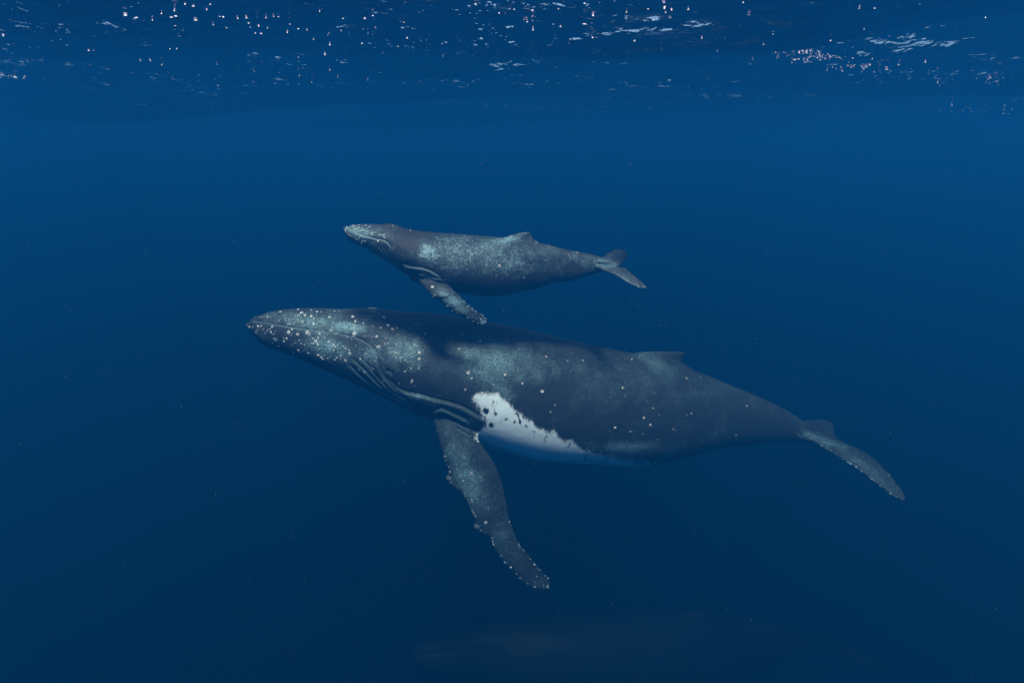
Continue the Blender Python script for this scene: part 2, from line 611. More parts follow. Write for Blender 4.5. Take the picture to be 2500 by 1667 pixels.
    # pale and dark zones: skin tone, with some light and shade painted in
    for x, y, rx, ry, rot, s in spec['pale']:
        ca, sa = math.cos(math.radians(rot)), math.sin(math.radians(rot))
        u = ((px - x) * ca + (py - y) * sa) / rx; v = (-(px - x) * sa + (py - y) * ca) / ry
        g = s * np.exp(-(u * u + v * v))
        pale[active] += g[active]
    # white belly
    if 'white' in spec:
        ex, ey = np.array(spec['white']).T
        sd = (py - np.interp(px, ex, ey)) * mpp
        lx, ly = np.array(spec['white_left']).T
        sl = (px - np.interp(py, ly, lx)) * mpp * .8
        d = np.minimum(sd, sl)
        low = smooth(1.25, .75, psi)
        arange = smooth(.22, .28, fr) * (1 - smooth(.58, .70, fr))
        d2 = np.where(facing < .12, np.maximum(d, (low - .5) * 1.2), d)
        white = np.where(inside & (psi < 2.4), np.minimum(d2, (arange - .5) * 2), -1.0)
        for x, y, r in spec.get('white_spots', []):
            dd = np.hypot(px - x, py - y)
            white = np.where(active, np.minimum(white, (dd - r) * mpp * 3), white)
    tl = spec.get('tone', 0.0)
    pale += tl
    co += no * disp[:, None]
    me.vertices.foreach_set('co', co.astype(np.float32).ravel())
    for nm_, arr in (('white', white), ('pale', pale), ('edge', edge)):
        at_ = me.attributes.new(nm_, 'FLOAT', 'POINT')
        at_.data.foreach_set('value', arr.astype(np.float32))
    me.update()
    me.polygons.foreach_set('use_smooth', np.ones(len(me.polygons), bool))
    n2 = np.empty(n * 3, np.float32); me.vertex_normals.foreach_get('vector', n2)
    no = n2.reshape(-1, 3).astype(float)
    ppx, ppy = project(co)
    vis = -(no * (co - CAMP)).sum(1) > 0
    dist = np.linalg.norm(co - CAMP, axis=1)

    def pick(x, y, r=3.0):
        dd = np.hypot(ppx - x, ppy - y)
        dd[~vis] += 60
        m = dd < max(r, dd.min() + .8)
        idx = np.where(m)[0]
        k = idx[np.argmin(dist[idx])]
        return co[k], no[k]
    return me, pick, dict(P0=P0, A=A, B=B, N=N, LA=LA, prof=prof, mirror=mirror)


def make_barnacle_mesh(name, mat, broken=False, seed=0):
    r = np.random.default_rng(seed)
    n = 12
    prof = [(1.0, 0.0), (.85, .42), (.55, .50), (.42, .22), (.0, .15)]
    v = []; f = []
    for i, (rad, z) in enumerate(prof[:-1]):
        for k in range(n):
            a = 2 * math.pi * k / n
            rr = rad * (1 + .10 * r.normal()) if i < 3 else rad
            zz = z * (1 + (.28 * r.normal() if 0 < i < 3 else 0))
            if broken and 0 < i < 3 and k in (2, 3, 4): zz *= .2
            v.append((rr * math.cos(a), rr * math.sin(a), zz))
    v.append((0, 0, prof[-1][1]))
    for i in range(3):
        for k in range(n):
            f.append((i * n + k, i * n + (k + 1) % n, (i + 1) * n + (k + 1) % n, (i + 1) * n + k))
    for k in range(n):
        f.append((3 * n + k, 3 * n + (k + 1) % n, 4 * n))
    me = bpy.data.meshes.new(name)
    me.from_pydata(v, [], f)
    me.materials.append(mat); me.materials.append(M_crater)
    for i, p in enumerate(me.polygons):
        p.material_index = 1 if i >= 2 * n + 0 else 0
    return me


def make_knob_mesh(name, mat):
    v = [(0, 0, 1)]; f = []
    n = 10
    for z, r in ((.85, .5), (.45, .88), (0.0, 1.05), (-.3, 1.3)):
        for k in range(n):
            a = 2 * math.pi * k / n
            v.append((r * math.cos(a), r * math.sin(a), z))
    for k in range(n):
        f.append((0, 1 + k, 1 + (k + 1) % n))
    for i in range(3):
        for k in range(n):
            f.append((1 + i * n + k, 1 + (i + 1) * n + k, 1 + (i + 1) * n + (k + 1) % n, 1 + i * n + (k + 1) % n))
    me = bpy.data.meshes.new(name)
    me.from_pydata(v, [], f)
    me.polygons.foreach_set('use_smooth', np.ones(len(f), bool))
    me.materials.append(mat)
    return me


BARN = [make_barnacle_mesh('barnacle', M_barn, False, 1), make_barnacle_mesh('barnacle', M_barn, True, 2),
        make_barnacle_mesh('barnacle', M_barn_dim, False, 3)]
KNOB = make_knob_mesh('tubercle', M_tub)
KNOBW = make_knob_mesh('tubercle', M_barn_dim)


def stick(name, me, parent, origin, p, nrm, r, hgt=None, lean=None):
    o = bpy.data.objects.new(name, me)
    C.objects.link(o)
    o.parent = parent
    q = Vector(nrm).to_track_quat('Z', 'Y')
    sx = r * random.uniform(.85, 1.15)
    o.rotation_mode = 'QUATERNION'
    o.rotation_quaternion = q @ Matrix.Rotation(random.uniform(0, 6.28), 4, 'Z').to_quaternion()
    o.scale = (sx, r * random.uniform(.75, 1.1), hgt or r)
    o.location = Vector(p) - Vector(origin)
    return o


def make_whale(spec):
    me, pick, info = whale_surface(spec)
    mid = info['P0'] + info['A'] * info['LA'] * .5
    root = bpy.data.objects.new(spec['name'], None)
    root.empty_display_size = .3
    root.location = mid
    C.objects.link(root)
    tag(root, spec['label'], 'whale', 'humpback whales swimming together')
    me.name = 'body'
    me.transform(Matrix.Translation(-Vector(mid)))
    me.materials.clear(); me.materials.append(spec['mat'])
    body = bpy.data.objects.new('body', me)
    C.objects.link(body); body.parent = root
    if 'eye' in spec:
        p, nr = pick(*spec['eye'])
        r = spec['eye_r']
        for q, qn in ((p, nr), (info['mirror'](p[None])[0], nr - 2 * nr.dot(info['N']) * info['N'])):
            e = stick('eye', EYE, root, mid, q - qn * r * .55, qn, r)
            e.scale = (r * 1.3, r * .9, r)
    for x, y, r, kind in spec['barnacles']:
        p, nr = pick(x, y)
        stick('barnacle', BARN[kind], root, mid, p - nr * r * .08, nr, r, r * .8)
    for x, y, r, kind in spec['tubercles']:
        p, nr = pick(x, y)
        stick('tubercle', (KNOB, KNOBW)[kind], root, mid, p - nr * r * .4, nr, r, r * 1.0)
    return root


def sphere_mesh(name, mat, nu=16, nv=10):
    v = []; f = []
    for i in range(nv + 1):
        th = math.pi * i / nv
        for k in range(nu):
            a = 2 * math.pi * k / nu
            v.append((math.sin(th) * math.cos(a), math.sin(th) * math.sin(a), math.cos(th)))
    for i in range(nv):
        for k in range(nu):
            f.append((i * nu + k, (i + 1) * nu + k, (i + 1) * nu + (k + 1) % nu, i * nu + (k + 1) % nu))
    m = bpy.data.meshes.new(name); m.from_pydata(v, [], f)
    m.polygons.foreach_set('use_smooth', np.ones(len(f), bool)); m.materials.append(mat)
    return m


EYE = sphere_mesh('eye', M_eye)


def reg(ox, oy, s, pts):
    return [(ox + x * s, oy + y * s) for x, y in pts]


# ------------------------------------------------------------------ the mother
mother_mouth = [(612, 783), (623, 783), (665, 789), (708, 797), (751, 803), (779, 806), (822, 812), (865, 821), (888, 830),
                (908, 844), (919, 862), (924, 882), (928, 902), (938, 920)]
mb_A = reg(590, 730, .0957, [(410, 670), (768, 680), (175, 718), (1280, 750), (1190, 850), (1265, 930), (1120, 1010), (1450, 1075),
    (1530, 1160), (1675, 820), (1705, 862), (1695, 905), (1940, 950), (1690, 1405), (1920, 1440), (1830, 597), (1825, 478), (1755, 418),
    (1620, 383), (1460, 397), (1540, 540), (970, 305), (1430, 243), (1530, 320), (1780, 253), (1935, 298), (1860, 1070), (1930, 1180)])
mb_A2 = reg(590, 730, .0957, [(485, 670), (1380, 880), (1405, 885), (1980, 850), (1800, 1015), (1800, 1150), (1970, 1290), (2000, 1500), (1470, 1380),
    (1310, 1385), (575, 875), (740, 870), (1070, 1100), (1300, 1185), (800, 1010), (830, 1060), (780, 1140), (650, 430), (450, 430), (350, 870), (260, 720)])
mb_B = reg(780, 740, .102, [(25, 185), (365, 163), (465, 163), (235, 308), (805, 298), (845, 413), (835, 502), (1220, 303), (1530, 310),
    (1650, 502), (1480, 565), (270, 632), (415, 697), (835, 695), (665, 797), (325, 995), (1360, 775), (1400, 1015), (1815, 1150), (1930, 1290),
    (2075, 1333)])
mb_B2 = reg(780, 740, .102, [(1745, 582), (1865, 568), (805, 755), (750, 845), (205, 897), (325, 1130), (605, 1090), (690, 1120), (715, 1160), (480, 1270),
    (390, 1310), (370, 1380), (600, 1390), (630, 1400), (700, 1210), (20, 1310), (90, 1370), (345, 1040)])
mb_C = reg(580, 720, .2849, [(1520, 417), (1562, 484), (1555, 538), (1900, 453), (2085, 387), (2315, 378), (1612, 322), (1982, 672),
    (2015, 714), (2302, 682)])
mb_C2 = reg(580, 720, .2849, [(1548, 232), (1430, 660), (1560, 630), (1490, 740), (1515, 785), (1960, 815), (2200, 770)])
mb_D = reg(1150, 820, .3189, [(400, 362), (548, 432), (652, 528), (608, 590), (860, 180), (1168, 398), (1400, 555), (1332, 627),
    (1377, 687), (1108, 707), (1225, 736), (2120, 535)])
mb_D2 = reg(1150, 820, .3189, [(1232, 167), (1450, 603), (1068, 734), (1323, 752), (1435, 795), (1555, 718), (1570, 724), (1658, 610), (1693, 592),
    (1875, 752), (2035, 762), (1660, 322), (740, 180), (580, 150)])
mb_F = reg(1000, 950, .3189, [(308, 717), (722, 1337), (805, 1427), (895, 1492), (957, 1523), (1065, 1512), (475, 645), (590, 1022)])
mb_F2 = reg(1000, 950, .3189, [(262, 520), (270, 550), (280, 580), (292, 600), (298, 630), (418, 805), (424, 825), (474, 850), (478, 870), (475, 930), (480, 950),
    (498, 975), (510, 1045), (505, 1058), (545, 1085), (622, 1150), (628, 1170), (634, 1190), (700, 1275), (768, 1370), (840, 1448), (855, 1465), (1030, 1500), (985, 1368),
    (845, 1190), (850, 1215), (878, 1232), (965, 1340), (1045, 1425), (1070, 1445), (935, 1300), (770, 1020), (195, 318), (200, 215), (980, 1430), (965, 1475), (1000, 1385), (410, 705), (600, 915)])
mb_K = reg(1600, 900, .2976, [(1180, 545), (1277, 557), (1405, 650), (1435, 660), (1355, 625), (1480, 698), (1535, 733), (1575, 760), (1600, 772), (1640, 800), (1685, 835), (1750, 885),
    (1775, 900), (1795, 913), (1850, 960), (1925, 862), (1960, 1037), (1985, 1048), (1940, 1022), (2010, 1072)])


def barns(lst, r, kinds=(0, 1, 0, 2)):
    return [(x, y, r * random.uniform(.55, 1.35), random.choice(kinds)) for x, y in lst]


rs = random.Random(5)
mb_R = [(x, y) for x, y in ((rs.uniform(640, 1010), rs.uniform(762, 960)) for _ in range(400))
        if 0.02 * (x - 640) + 762 < y < 835 + .34 * (x - 640) and rs.random() < .30][:85]

mother = dict(
    name='humpback_whale', label='largest humpback whale, with a bright white flank patch and a long hanging flipper', mat=M_adult,
    snout=(608, 795), stock=(1985, 1060), Y0=12.6, Y1=16.0, voxel=.019, smooth=4, wscale=1.0,
    top=[(606, 789), (612, 781), (623, 773), (651, 763), (694, 756), (727, 753), (779, 753), (836, 755), (879, 754), (922, 755), (965, 760), (1036, 765), (1079, 770),
         (1169, 786), (1276, 805), (1392, 833), (1488, 853), (1533, 861), (1600, 878), (1663, 893), (1724, 915), (1804, 948), (1852, 968),
         (1900, 990), (1935, 1010), (1965, 1030), (2000, 1050), (2036, 1062)],
    bottom=[(606, 797), (612, 808), (623, 820), (643, 841), (694, 858), (740, 877), (779, 894), (822, 912), (865, 934), (908, 954), (945, 971), (979, 988), (1022, 1008),
            (1060, 1025), (1110, 1050), (1167, 1073), (1246, 1098), (1309, 1111), (1373, 1118), (1437, 1123), (1517, 1130), (1580, 1129),
            (1628, 1121), (1676, 1110), (1740, 1094), (1820, 1086), (1868, 1082), (1927, 1079), (1965, 1078), (2000, 1076), (2036, 1070)],
    width=[(0, 0), (.004, .16), (.02, .34), (.05, .50), (.10, .68), (.16, .82), (.22, .98), (.29, 1.15), (.38, 1.27), (.46, 1.24), (.55, 1.08), (.65, .84),
           (.75, .58), (.84, .37), (.91, .23), (.96, .17), (1, .10)],
    flipper=dict(
        lead=[(1056, 985, 13.1), (1056, 1010, 12.85), (1062, 1039, 12.7), (1072, 1078, 12.55), (1083, 1113, 12.45), (1095, 1150, 12.4), (1091, 1170, 12.38), (1098, 1185, 12.36),
              (1116, 1194, 12.33), (1134, 1215, 12.3), (1150, 1250, 12.28), (1159, 1272, 12.26), (1161, 1288, 12.25), (1179, 1300, 12.24), (1198, 1314, 12.22),
              (1204, 1333, 12.2), (1223, 1361, 12.18), (1242, 1386, 12.16), (1256, 1398, 12.15), (1271, 1416, 12.14), (1287, 1428, 12.13), (1306, 1436, 12.12), (1326, 1440, 12.12)],
        trail=[(1165, 1000, 13.2), (1172, 1030, 13.0), (1168, 1050, 12.85), (1168, 1070, 12.75), (1179, 1088, 12.65), (1190, 1102, 12.6), (1199, 1115, 12.55), (1208, 1130, 12.52),
               (1216, 1148, 12.5), (1224, 1170, 12.48), (1231, 1195, 12.45), (1237, 1225, 12.42), (1243, 1255, 12.4), (1250, 1280, 12.38), (1257, 1300, 12.36), (1265, 1318, 12.34),
               (1276, 1334, 12.32), (1290, 1352, 12.3), (1305, 1370, 12.28), (1320, 1386, 12.26), (1334, 1402, 12.24), (1345, 1418, 12.2), (1342, 1434, 12.15)],
        thick=[.42, .40, .34, .28, .24, .20, .17, .14, .11, .07], far_rot=1.25, far_yaw=-.25),
    dorsal=dict(lead=[(1500, 885), (1520, 872), (1545, 862), (1568, 858.5), (1600, 857.5), (1640, 857.5), (1668, 859)],
                trail=[(1765, 955), (1745, 938), (1722, 920), (1700, 905), (1680, 893), (1666, 880), (1672, 862)],
                thick=[.60, .55, .42, .26, .15, .09, .05]),
    fluke_near=dict(
        lead=[(1925, 1058, 15.75), (1950, 1068, 15.6), (1984, 1077, 15.35), (2017, 1096, 15.05), (2058, 1122, 14.7), (2106, 1153, 14.35), (2151, 1189, 14.05), (2183, 1212, 13.85), (2206, 1223, 13.75)],
        trail=[(2010, 1058, 16.3), (2030, 1064, 16.2), (2036, 1070, 16.0), (2064, 1079, 15.5), (2106, 1099, 15.05), (2151, 1132, 14.65), (2183, 1168, 14.25), (2204, 1195, 13.95), (2213, 1216, 13.76)],
        thick=[.26, .24, .18, .13, .10, .08, .06, .04]),
    fluke_far=dict(
        lead=[(1925, 1050, 15.8), (1945, 1038, 16.05), (1962, 1028, 16.4), (1985, 1024, 16.9), (2010, 1025, 17.3), (2024, 1029, 17.6), (2031, 1034, 17.75)],
        trail=[(2025, 1068, 16.0), (2034, 1070, 16.2), (2036, 1064, 16.5), (2038, 1054, 16.9), (2038, 1046, 17.3), (2036, 1040, 17.6), (2033, 1036, 17.78)],
        thick=[.26, .22, .16, .11, .08, .05]),
    creases=[
        dict(pts=mother_mouth, w=3.2, depth=.035, lip=.040, lw=16, hollow=.045, hw=14, edge=.35, t0=.02, t1=.10, trunk=True),
        dict(pts=[(845, 882), (866, 903), (882, 919), (905, 937), (922, 948), (950, 963), (985, 980), (1022, 1000)], w=2.4, depth=.03, edge=.35, lip=.008, lw=6),
        dict(pts=[(853, 868), (872, 886), (893, 905), (922, 936), (953, 962), (990, 984)], w=2.4, depth=.03, edge=.35, lip=.008, lw=6),
        dict(pts=[(873, 865), (892, 883), (908, 902), (925, 925), (950, 948), (978, 967), (1004, 981)], w=2.2, depth=.024, edge=.3),
        dict(pts=[(880, 940), (920, 962), (960, 980), (1000, 998), (1030, 1010)], w=2.2, depth=.025, edge=.25),
        dict(pts=[(926, 902), (940, 922), (959, 945), (980, 962), (1000, 980)], w=2.4, depth=.028, edge=.3),
        dict(pts=[(940, 915), (966, 945), (984, 955), (1006, 961), (1031, 966), (1062, 975), (1094, 982), (1126, 992), (1151, 1005), (1177, 1021), (1190, 1036)],
             w=2.6, depth=.035, lip=.022, lw=24, hollow=.03, hw=26, edge=.25, t0=.1, t1=.12, reach=90),
        dict(pts=[(1052, 1016), (1056, 1006), (1062, 999), (1079, 995), (1094, 1001), (1119, 1013), (1139, 1024), (1157, 1040)], w=3.0, depth=.04, lip=.025, lw=8, edge=.4),
        dict(pts=[(1066, 996), (1085, 992), (1105, 1000), (1130, 1014), (1152, 1028)], w=2.0, depth=.022, edge=.3),
        dict(pts=[(1099, 1027), (1115, 1031), (1126, 1035), (1140, 1042), (1152, 1048)], w=2.0, depth=.025, edge=.35),
        dict(pts=[(1120, 1036), (1135, 1043), (1150, 1054)], w=1.8, depth=.02, edge=.3),
        dict(pts=[(1113, 1044), (1128, 1050), (1139, 1057), (1151, 1064)], w=2.0, depth=.025, edge=.35),
        dict(pts=[(1132, 1028), (1145, 1036), (1158, 1047)], w=1.8, depth=.02, edge=.3),
        dict(pts=[(1110, 1000), (1135, 1012), (1160, 1028)], w=1.8, depth=.015, edge=.25),
        dict(pts=[(899, 757), (915, 759), (928, 764), (936, 770)], w=2.2, depth=.03, lip=.03, lw=6, edge=.6, trunk=True),
        dict(pts=[(943, 903), (955, 908), (962, 918)], w=3, depth=.02, edge=.2),
    ],
    pleats=dict(a0=.06, a1=.20, a2=.60, psi=.95, n=40, depth=.04),
    pale=[(800, 850, 70, 36, 15, .24), (740, 782, 110, 20, 4, .16), (860, 800, 45, 16, 8, .22), (905, 870, 26, 34, 20, .12), (985, 860, 55, 50, 20, .20),  # head, shoulder and back tones; sunlit blotches painted in with the mottling
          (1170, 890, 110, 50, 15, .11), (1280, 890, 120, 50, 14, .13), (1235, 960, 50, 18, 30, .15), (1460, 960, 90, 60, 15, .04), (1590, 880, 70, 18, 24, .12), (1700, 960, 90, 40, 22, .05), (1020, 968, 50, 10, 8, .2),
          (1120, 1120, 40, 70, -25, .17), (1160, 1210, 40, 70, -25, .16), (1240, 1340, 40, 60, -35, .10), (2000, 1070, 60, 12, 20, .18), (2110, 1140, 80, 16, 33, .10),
          (1350, 990, 100, 60, 10, -.14), (1070, 790, 120, 22, 5, -.18), (690, 840, 60, 30, 15, -.05), (1850, 1040, 90, 40, 5, -.05), (1085, 1010, 30, 14, 20, -.1),  # darker tones; calf's shadow and ripple shade are painted into the hide
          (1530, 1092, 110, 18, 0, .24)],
    tone=-.03,
    white=[(1000, 1300), (1120, 1120), (1150, 975), (1162, 960), (1185, 962), (1214, 962), (1242, 986), (1255, 1002), (1278, 1014), (1300, 1030), (1309, 1046), (1332, 1053), (1354, 1055),
           (1367, 1072), (1392, 1077), (1424, 1098), (1440, 1103), (1469, 1110), (1517, 1120), (1558, 1128), (1612, 1129), (1660, 1125), (1700, 1120), (1740, 1130), (1800, 1160)],
    white_left=[(1145, 950), (1148, 966), (1169, 1003), (1190, 1032), (1186, 1040), (1172, 1048), (1165, 1060), (1150, 1080), (1120, 1110)],
    white_spots=[(1186, 1004, 7), (1200, 1038, 7), (1210, 1010, 3), (1235, 1024, 3), (1256, 1030, 4), (1269, 1031, 4)],
    eye=(947, 899), eye_r=.045,
    barnacles=barns(mb_A + mb_B, .024) + barns(mb_A2 + mb_B2, .016) + barns(mb_C + mb_D, .024) + barns(mb_C2 + mb_D2, .016) + barns(mb_F, .026) + barns(mb_F2, .016) + barns(mb_K, .017, (2, 0)) + barns(mb_R, .011, (0, 2, 2)),
    tubercles=[(x, y, .03, 0) for x, y in [(640, 772), (660, 776), (685, 778), (715, 781), (745, 784), (780, 787), (815, 792), (700, 764), (740, 765), (790, 767), (830, 769), (870, 778), (850, 795),
                                            (640, 806), (665, 818), (690, 828), (720, 840), (755, 850), (626, 808)]]
    + [(x, y, r, 0) for (x, y), r in zip(reg(1000, 950, .3189, [(292, 690), (310, 722), (365, 765), (420, 828), (455, 880), (475, 940), (505, 1058), (540, 1088), (575, 1105), (625, 1150), (650, 1215), (700, 1285),
        (722, 1337), (765, 1370), (805, 1425), (850, 1458), (895, 1490), (957, 1520), (1030, 1515), (1070, 1500), (975, 1345), (1010, 1385), (890, 1245), (840, 1185)]),
        [.075, .045, .03, .045, .025, .035, .08, .045, .03, .045, .02, .03, .035, .02, .035, .02, .03, .028, .02, .02, .02, .018, .02, .02])],
)
make_whale(mother)

# ------------------------------------------------------------------ the calf
calf_mouth = reg(830, 530, .1084, [(150, 200), (200, 240), (280, 295), (400, 355), (500, 400), (640, 438), (760, 465), (850, 485), (940, 500), (1010, 520), (1070, 560),
                                   (1115, 610), (1140, 650), (1150, 700), (1165, 750)])
cb = reg(830, 530, .1084, [(830, 540)]) + reg(800, 500, .3614, [(893, 267), (1167, 413), (703, 550)])
cb2 = reg(800, 500, .3614, [(1143, 480), (1333, 493), (797, 513), (1038, 780), (713, 632), (840, 727), (812, 697), (943, 773), (905, 745), (980, 797), (1020, 808), (1480, 450), (1345, 186),
    (1412, 245), (1500, 268), (1690, 314), (1640, 330), (985, 705), (1010, 722), (1045, 745), (1050, 757), (960, 685), (930, 650), (1076, 770),
    (1930, 450), (1960, 470), (1990, 490), (2020, 508), (2050, 525), (2090, 552), (440, 133), (210, 140), (285, 140), (560, 164), (1330, 190)])
ct = reg(830, 530, .1084, [(710, 348), (885, 378), (980, 422), (990, 372), (350, 235), (405, 290), (310, 265), (580, 165), (425, 150), (210, 200), (265, 165), (320, 170), (100, 300), (115, 355),
    (95, 270), (140, 225), (190, 428), (360, 520), (580, 683), (550, 565), (480, 560), (480, 615), (700, 730), (940, 378), (660, 190), (1590, 270), (150, 390), (250, 450), (420, 480)])
calf = dict(
    name='humpback_whale', label='smallest humpback whale, a dark calf swimming just above the back of its mother', mat=M_calf,
    snout=(840, 560), stock=(1475, 645), Y0=11.9, Y1=13.1, voxel=.0105, smooth=4, wscale=.43,
    top=[(840, 556), (847, 551), (858, 549), (872, 548), (900, 547), (926, 548), (948, 546), (961, 547), (977, 554), (1017, 563), (1071, 569), (1143, 573), (1198, 578), (1240, 582), (1300, 590),
         (1342, 599), (1380, 608), (1414, 615), (1445, 621), (1468, 628), (1490, 640), (1512, 654)],
    bottom=[(840, 563), (844, 574), (854, 588), (872, 598), (890, 606), (934, 632), (963, 650), (988, 667), (1017, 684), (1050, 700), (1085, 708), (1125, 714), (1179, 722), (1216, 722), (1270, 711),
            (1313, 704), (1342, 693), (1393, 686), (1432, 674), (1460, 666), (1478, 663), (1495, 664), (1512, 662)],
    width=mother['width'],
    flipper=dict(
        lead=[(1012, 668, 12.000), (1022, 684, 11.920), (1034, 700, 11.841), (1047, 713, 11.761), (1055, 723, 11.734), (1062, 726, 11.763), (1076, 738, 11.792), (1089, 748, 11.820), (1094, 754, 11.849),
              (1105, 762, 11.878), (1119, 767, 11.907), (1128, 771, 11.936), (1140, 779, 11.965), (1152, 786, 11.993), (1157, 791, 12.022), (1169, 793, 12.051), (1180, 793, 12.080)],
        trail=[(1078, 670, 12.080), (1088, 688, 11.995), (1097, 698, 11.911), (1104, 704, 11.826), (1112, 712, 11.794), (1121, 721, 11.818), (1130, 730, 11.842), (1136, 737, 11.865), (1142, 743, 11.889),
               (1150, 749, 11.913), (1158, 755, 11.937), (1166, 761, 11.961), (1174, 766, 11.985), (1181, 771, 12.008), (1189, 777, 12.032), (1190, 785, 12.056), (1187, 791, 12.080)],
        thick=[.20, .18, .15, .12, .10, .08, .07, .05, .035], far_rot=1.25, far_yaw=-.25),
    dorsal=dict(lead=[(1205, 590), (1226, 581), (1245, 575), (1262, 570), (1278, 567), (1291, 566)],
                trail=[(1345, 612), (1328, 600), (1313, 590), (1302, 582), (1298, 576), (1295, 568)],
                thick=[.22, .19, .13, .08, .05, .03]),
    fluke_near=dict(
        lead=[(1452, 650, 12.95), (1474, 660, 12.82), (1505, 673, 12.62), (1523, 684, 12.48), (1541, 695, 12.35), (1563, 704, 12.22), (1578, 705, 12.15)],
        trail=[(1490, 645, 13.25), (1512, 656, 13.1), (1523, 652, 12.95), (1541, 666, 12.7), (1555, 677, 12.5), (1568, 688, 12.32), (1581, 703, 12.16)],
        thick=[.12, .10, .08, .06, .045, .03]),
    fluke_far=dict(
        lead=[(1450, 640, 12.95), (1470, 629, 13.1), (1487, 616, 13.35), (1500, 610, 13.5), (1512, 608, 13.65), (1524, 611, 13.8), (1530, 617, 13.9)],
        trail=[(1505, 655, 13.05), (1515, 650, 13.15), (1519, 646, 13.3), (1523, 640, 13.5), (1528, 633, 13.65), (1531, 626, 13.8), (1532, 620, 13.92)],
        thick=[.12, .09, .07, .05, .035, .025]),
    creases=[
        dict(pts=calf_mouth, w=2.0, depth=.018, lip=.016, lw=9, hollow=.018, hw=8, edge=.5, t0=.02, t1=.12, trunk=True),
        dict(pts=reg(830, 530, .1084, [(850, 650), (930, 720), (970, 790), (1040, 870), (1100, 930)]), w=1.5, depth=.012, edge=.4),
        dict(pts=reg(830, 530, .1084, [(960, 650), (1020, 740), (1070, 820), (1160, 920)]), w=1.4, depth=.01, edge=.25),
        dict(pts=reg(800, 500, .3614, [(500, 395), (545, 415), (640, 428), (690, 442), (740, 472), (780, 500)]), w=1.8, depth=.014, lip=.014, lw=12, hollow=.016, hw=12, edge=.45),
        dict(pts=reg(800, 500, .3614, [(600, 462), (640, 466), (690, 490), (760, 496), (800, 520)]), w=1.5, depth=.014, edge=.5, lip=.01, lw=4),
        dict(pts=reg(800, 500, .3614, [(620, 490), (660, 482), (700, 500), (740, 520)]), w=1.4, depth=.01, edge=.3),
        dict(pts=reg(800, 500, .3614, [(620, 440), (680, 470), (740, 492)]), w=1.2, depth=.008, edge=.3),
    ],
    pleats=dict(a0=.06, a1=.20, a2=.60, psi=.95, n=40, depth=.012),
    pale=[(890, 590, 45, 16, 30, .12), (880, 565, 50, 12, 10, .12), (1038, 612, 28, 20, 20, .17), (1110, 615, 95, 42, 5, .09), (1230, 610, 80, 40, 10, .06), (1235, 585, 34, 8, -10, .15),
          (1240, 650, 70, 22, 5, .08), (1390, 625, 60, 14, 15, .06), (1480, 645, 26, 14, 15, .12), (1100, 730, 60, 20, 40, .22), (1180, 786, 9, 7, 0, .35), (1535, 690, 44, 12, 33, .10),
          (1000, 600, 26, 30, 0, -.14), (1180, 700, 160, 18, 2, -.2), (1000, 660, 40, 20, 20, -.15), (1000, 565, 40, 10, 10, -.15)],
    tone=0.0,
    eye=(964, 622), eye_r=.02,
    barnacles=barns(cb, .020, (0,)) + barns(cb2, .011, (0, 1, 2)),
    tubercles=[(x, y, .012, 1) for x, y in ct]
    + [(x, y, r, 0) for (x, y), r in zip(reg(800, 500, .3614, [(712, 630), (720, 618), (805, 690), (840, 725), (872, 738), (905, 745), (943, 772), (980, 797), (1020, 808), (1060, 806), (1045, 748), (985, 703), (940, 660)]),
        [.035, .03, .03, .028, .022, .02, .025, .022, .022, .02, .018, .016, .014])],
)
make_whale(calf)


# ------------------------------------------------------------------ the deep whale, lost in the blue
def xf(pts, Y=None):
    """same animal shape seen smaller, tail higher, far below"""
    out = []
    ca, sa = math.cos(math.radians(-13)), math.sin(math.radians(-13))
    k = .70
    for p in pts:
        dx, dy = p[0] - 608, p[1] - 795
        q = [1010 + k * (dx * ca - dy * sa), 1604 + k * (dx * sa + dy * ca)]
        if len(p) > 2: q.append(p[2] * DEEP_K)
        out.append(tuple(q))
    return out


DEEP_K = 17.0 / 12.6
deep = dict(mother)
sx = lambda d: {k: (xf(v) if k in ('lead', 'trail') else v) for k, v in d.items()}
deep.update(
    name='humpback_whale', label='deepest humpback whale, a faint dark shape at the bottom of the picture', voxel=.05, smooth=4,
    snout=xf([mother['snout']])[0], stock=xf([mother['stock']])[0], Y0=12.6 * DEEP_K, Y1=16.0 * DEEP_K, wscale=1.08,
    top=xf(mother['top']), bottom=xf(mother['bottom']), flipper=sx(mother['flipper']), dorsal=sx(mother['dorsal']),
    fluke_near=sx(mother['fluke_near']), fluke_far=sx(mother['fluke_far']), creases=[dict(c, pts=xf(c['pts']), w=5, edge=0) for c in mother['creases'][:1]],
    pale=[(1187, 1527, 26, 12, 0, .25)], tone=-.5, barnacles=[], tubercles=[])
deep['mat'] = skin_material('shaded_far_hide', (.006, .006, .007, 1), (.012, .013, .013, 1), (.04, .05, .05, 1))  # darker copy of the adult hide; the unlit depth is painted into its colour
deep.pop('white'); deep.pop('eye')
deep['flipper']['far_rot'] = .2
deep['flipper']['thick'] = [v * 1.3 for v in mother['flipper']['thick']]
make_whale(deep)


# ------------------------------------------------------------------ foam and stand-in glint flecks on the surface
def on_surface(px, py):
    """first point where the sight line from the camera meets the wavy surface"""
    d = ray(px, py)
    k = np.arange(4, 90, .05)
    P = CAMP + d[None] * k[:, None]
    fade = 1 / (1 + (np.hypot(P[:, 0], P[:, 1]) / 90) ** 2)
    hgt = wave_height(P[:, 0], P[:, 1]) * (.35 + .65 * fade)
    m = np.where(P[:, 2] > hgt)[0]
    return P[m[0]] if len(m) else P[-1]


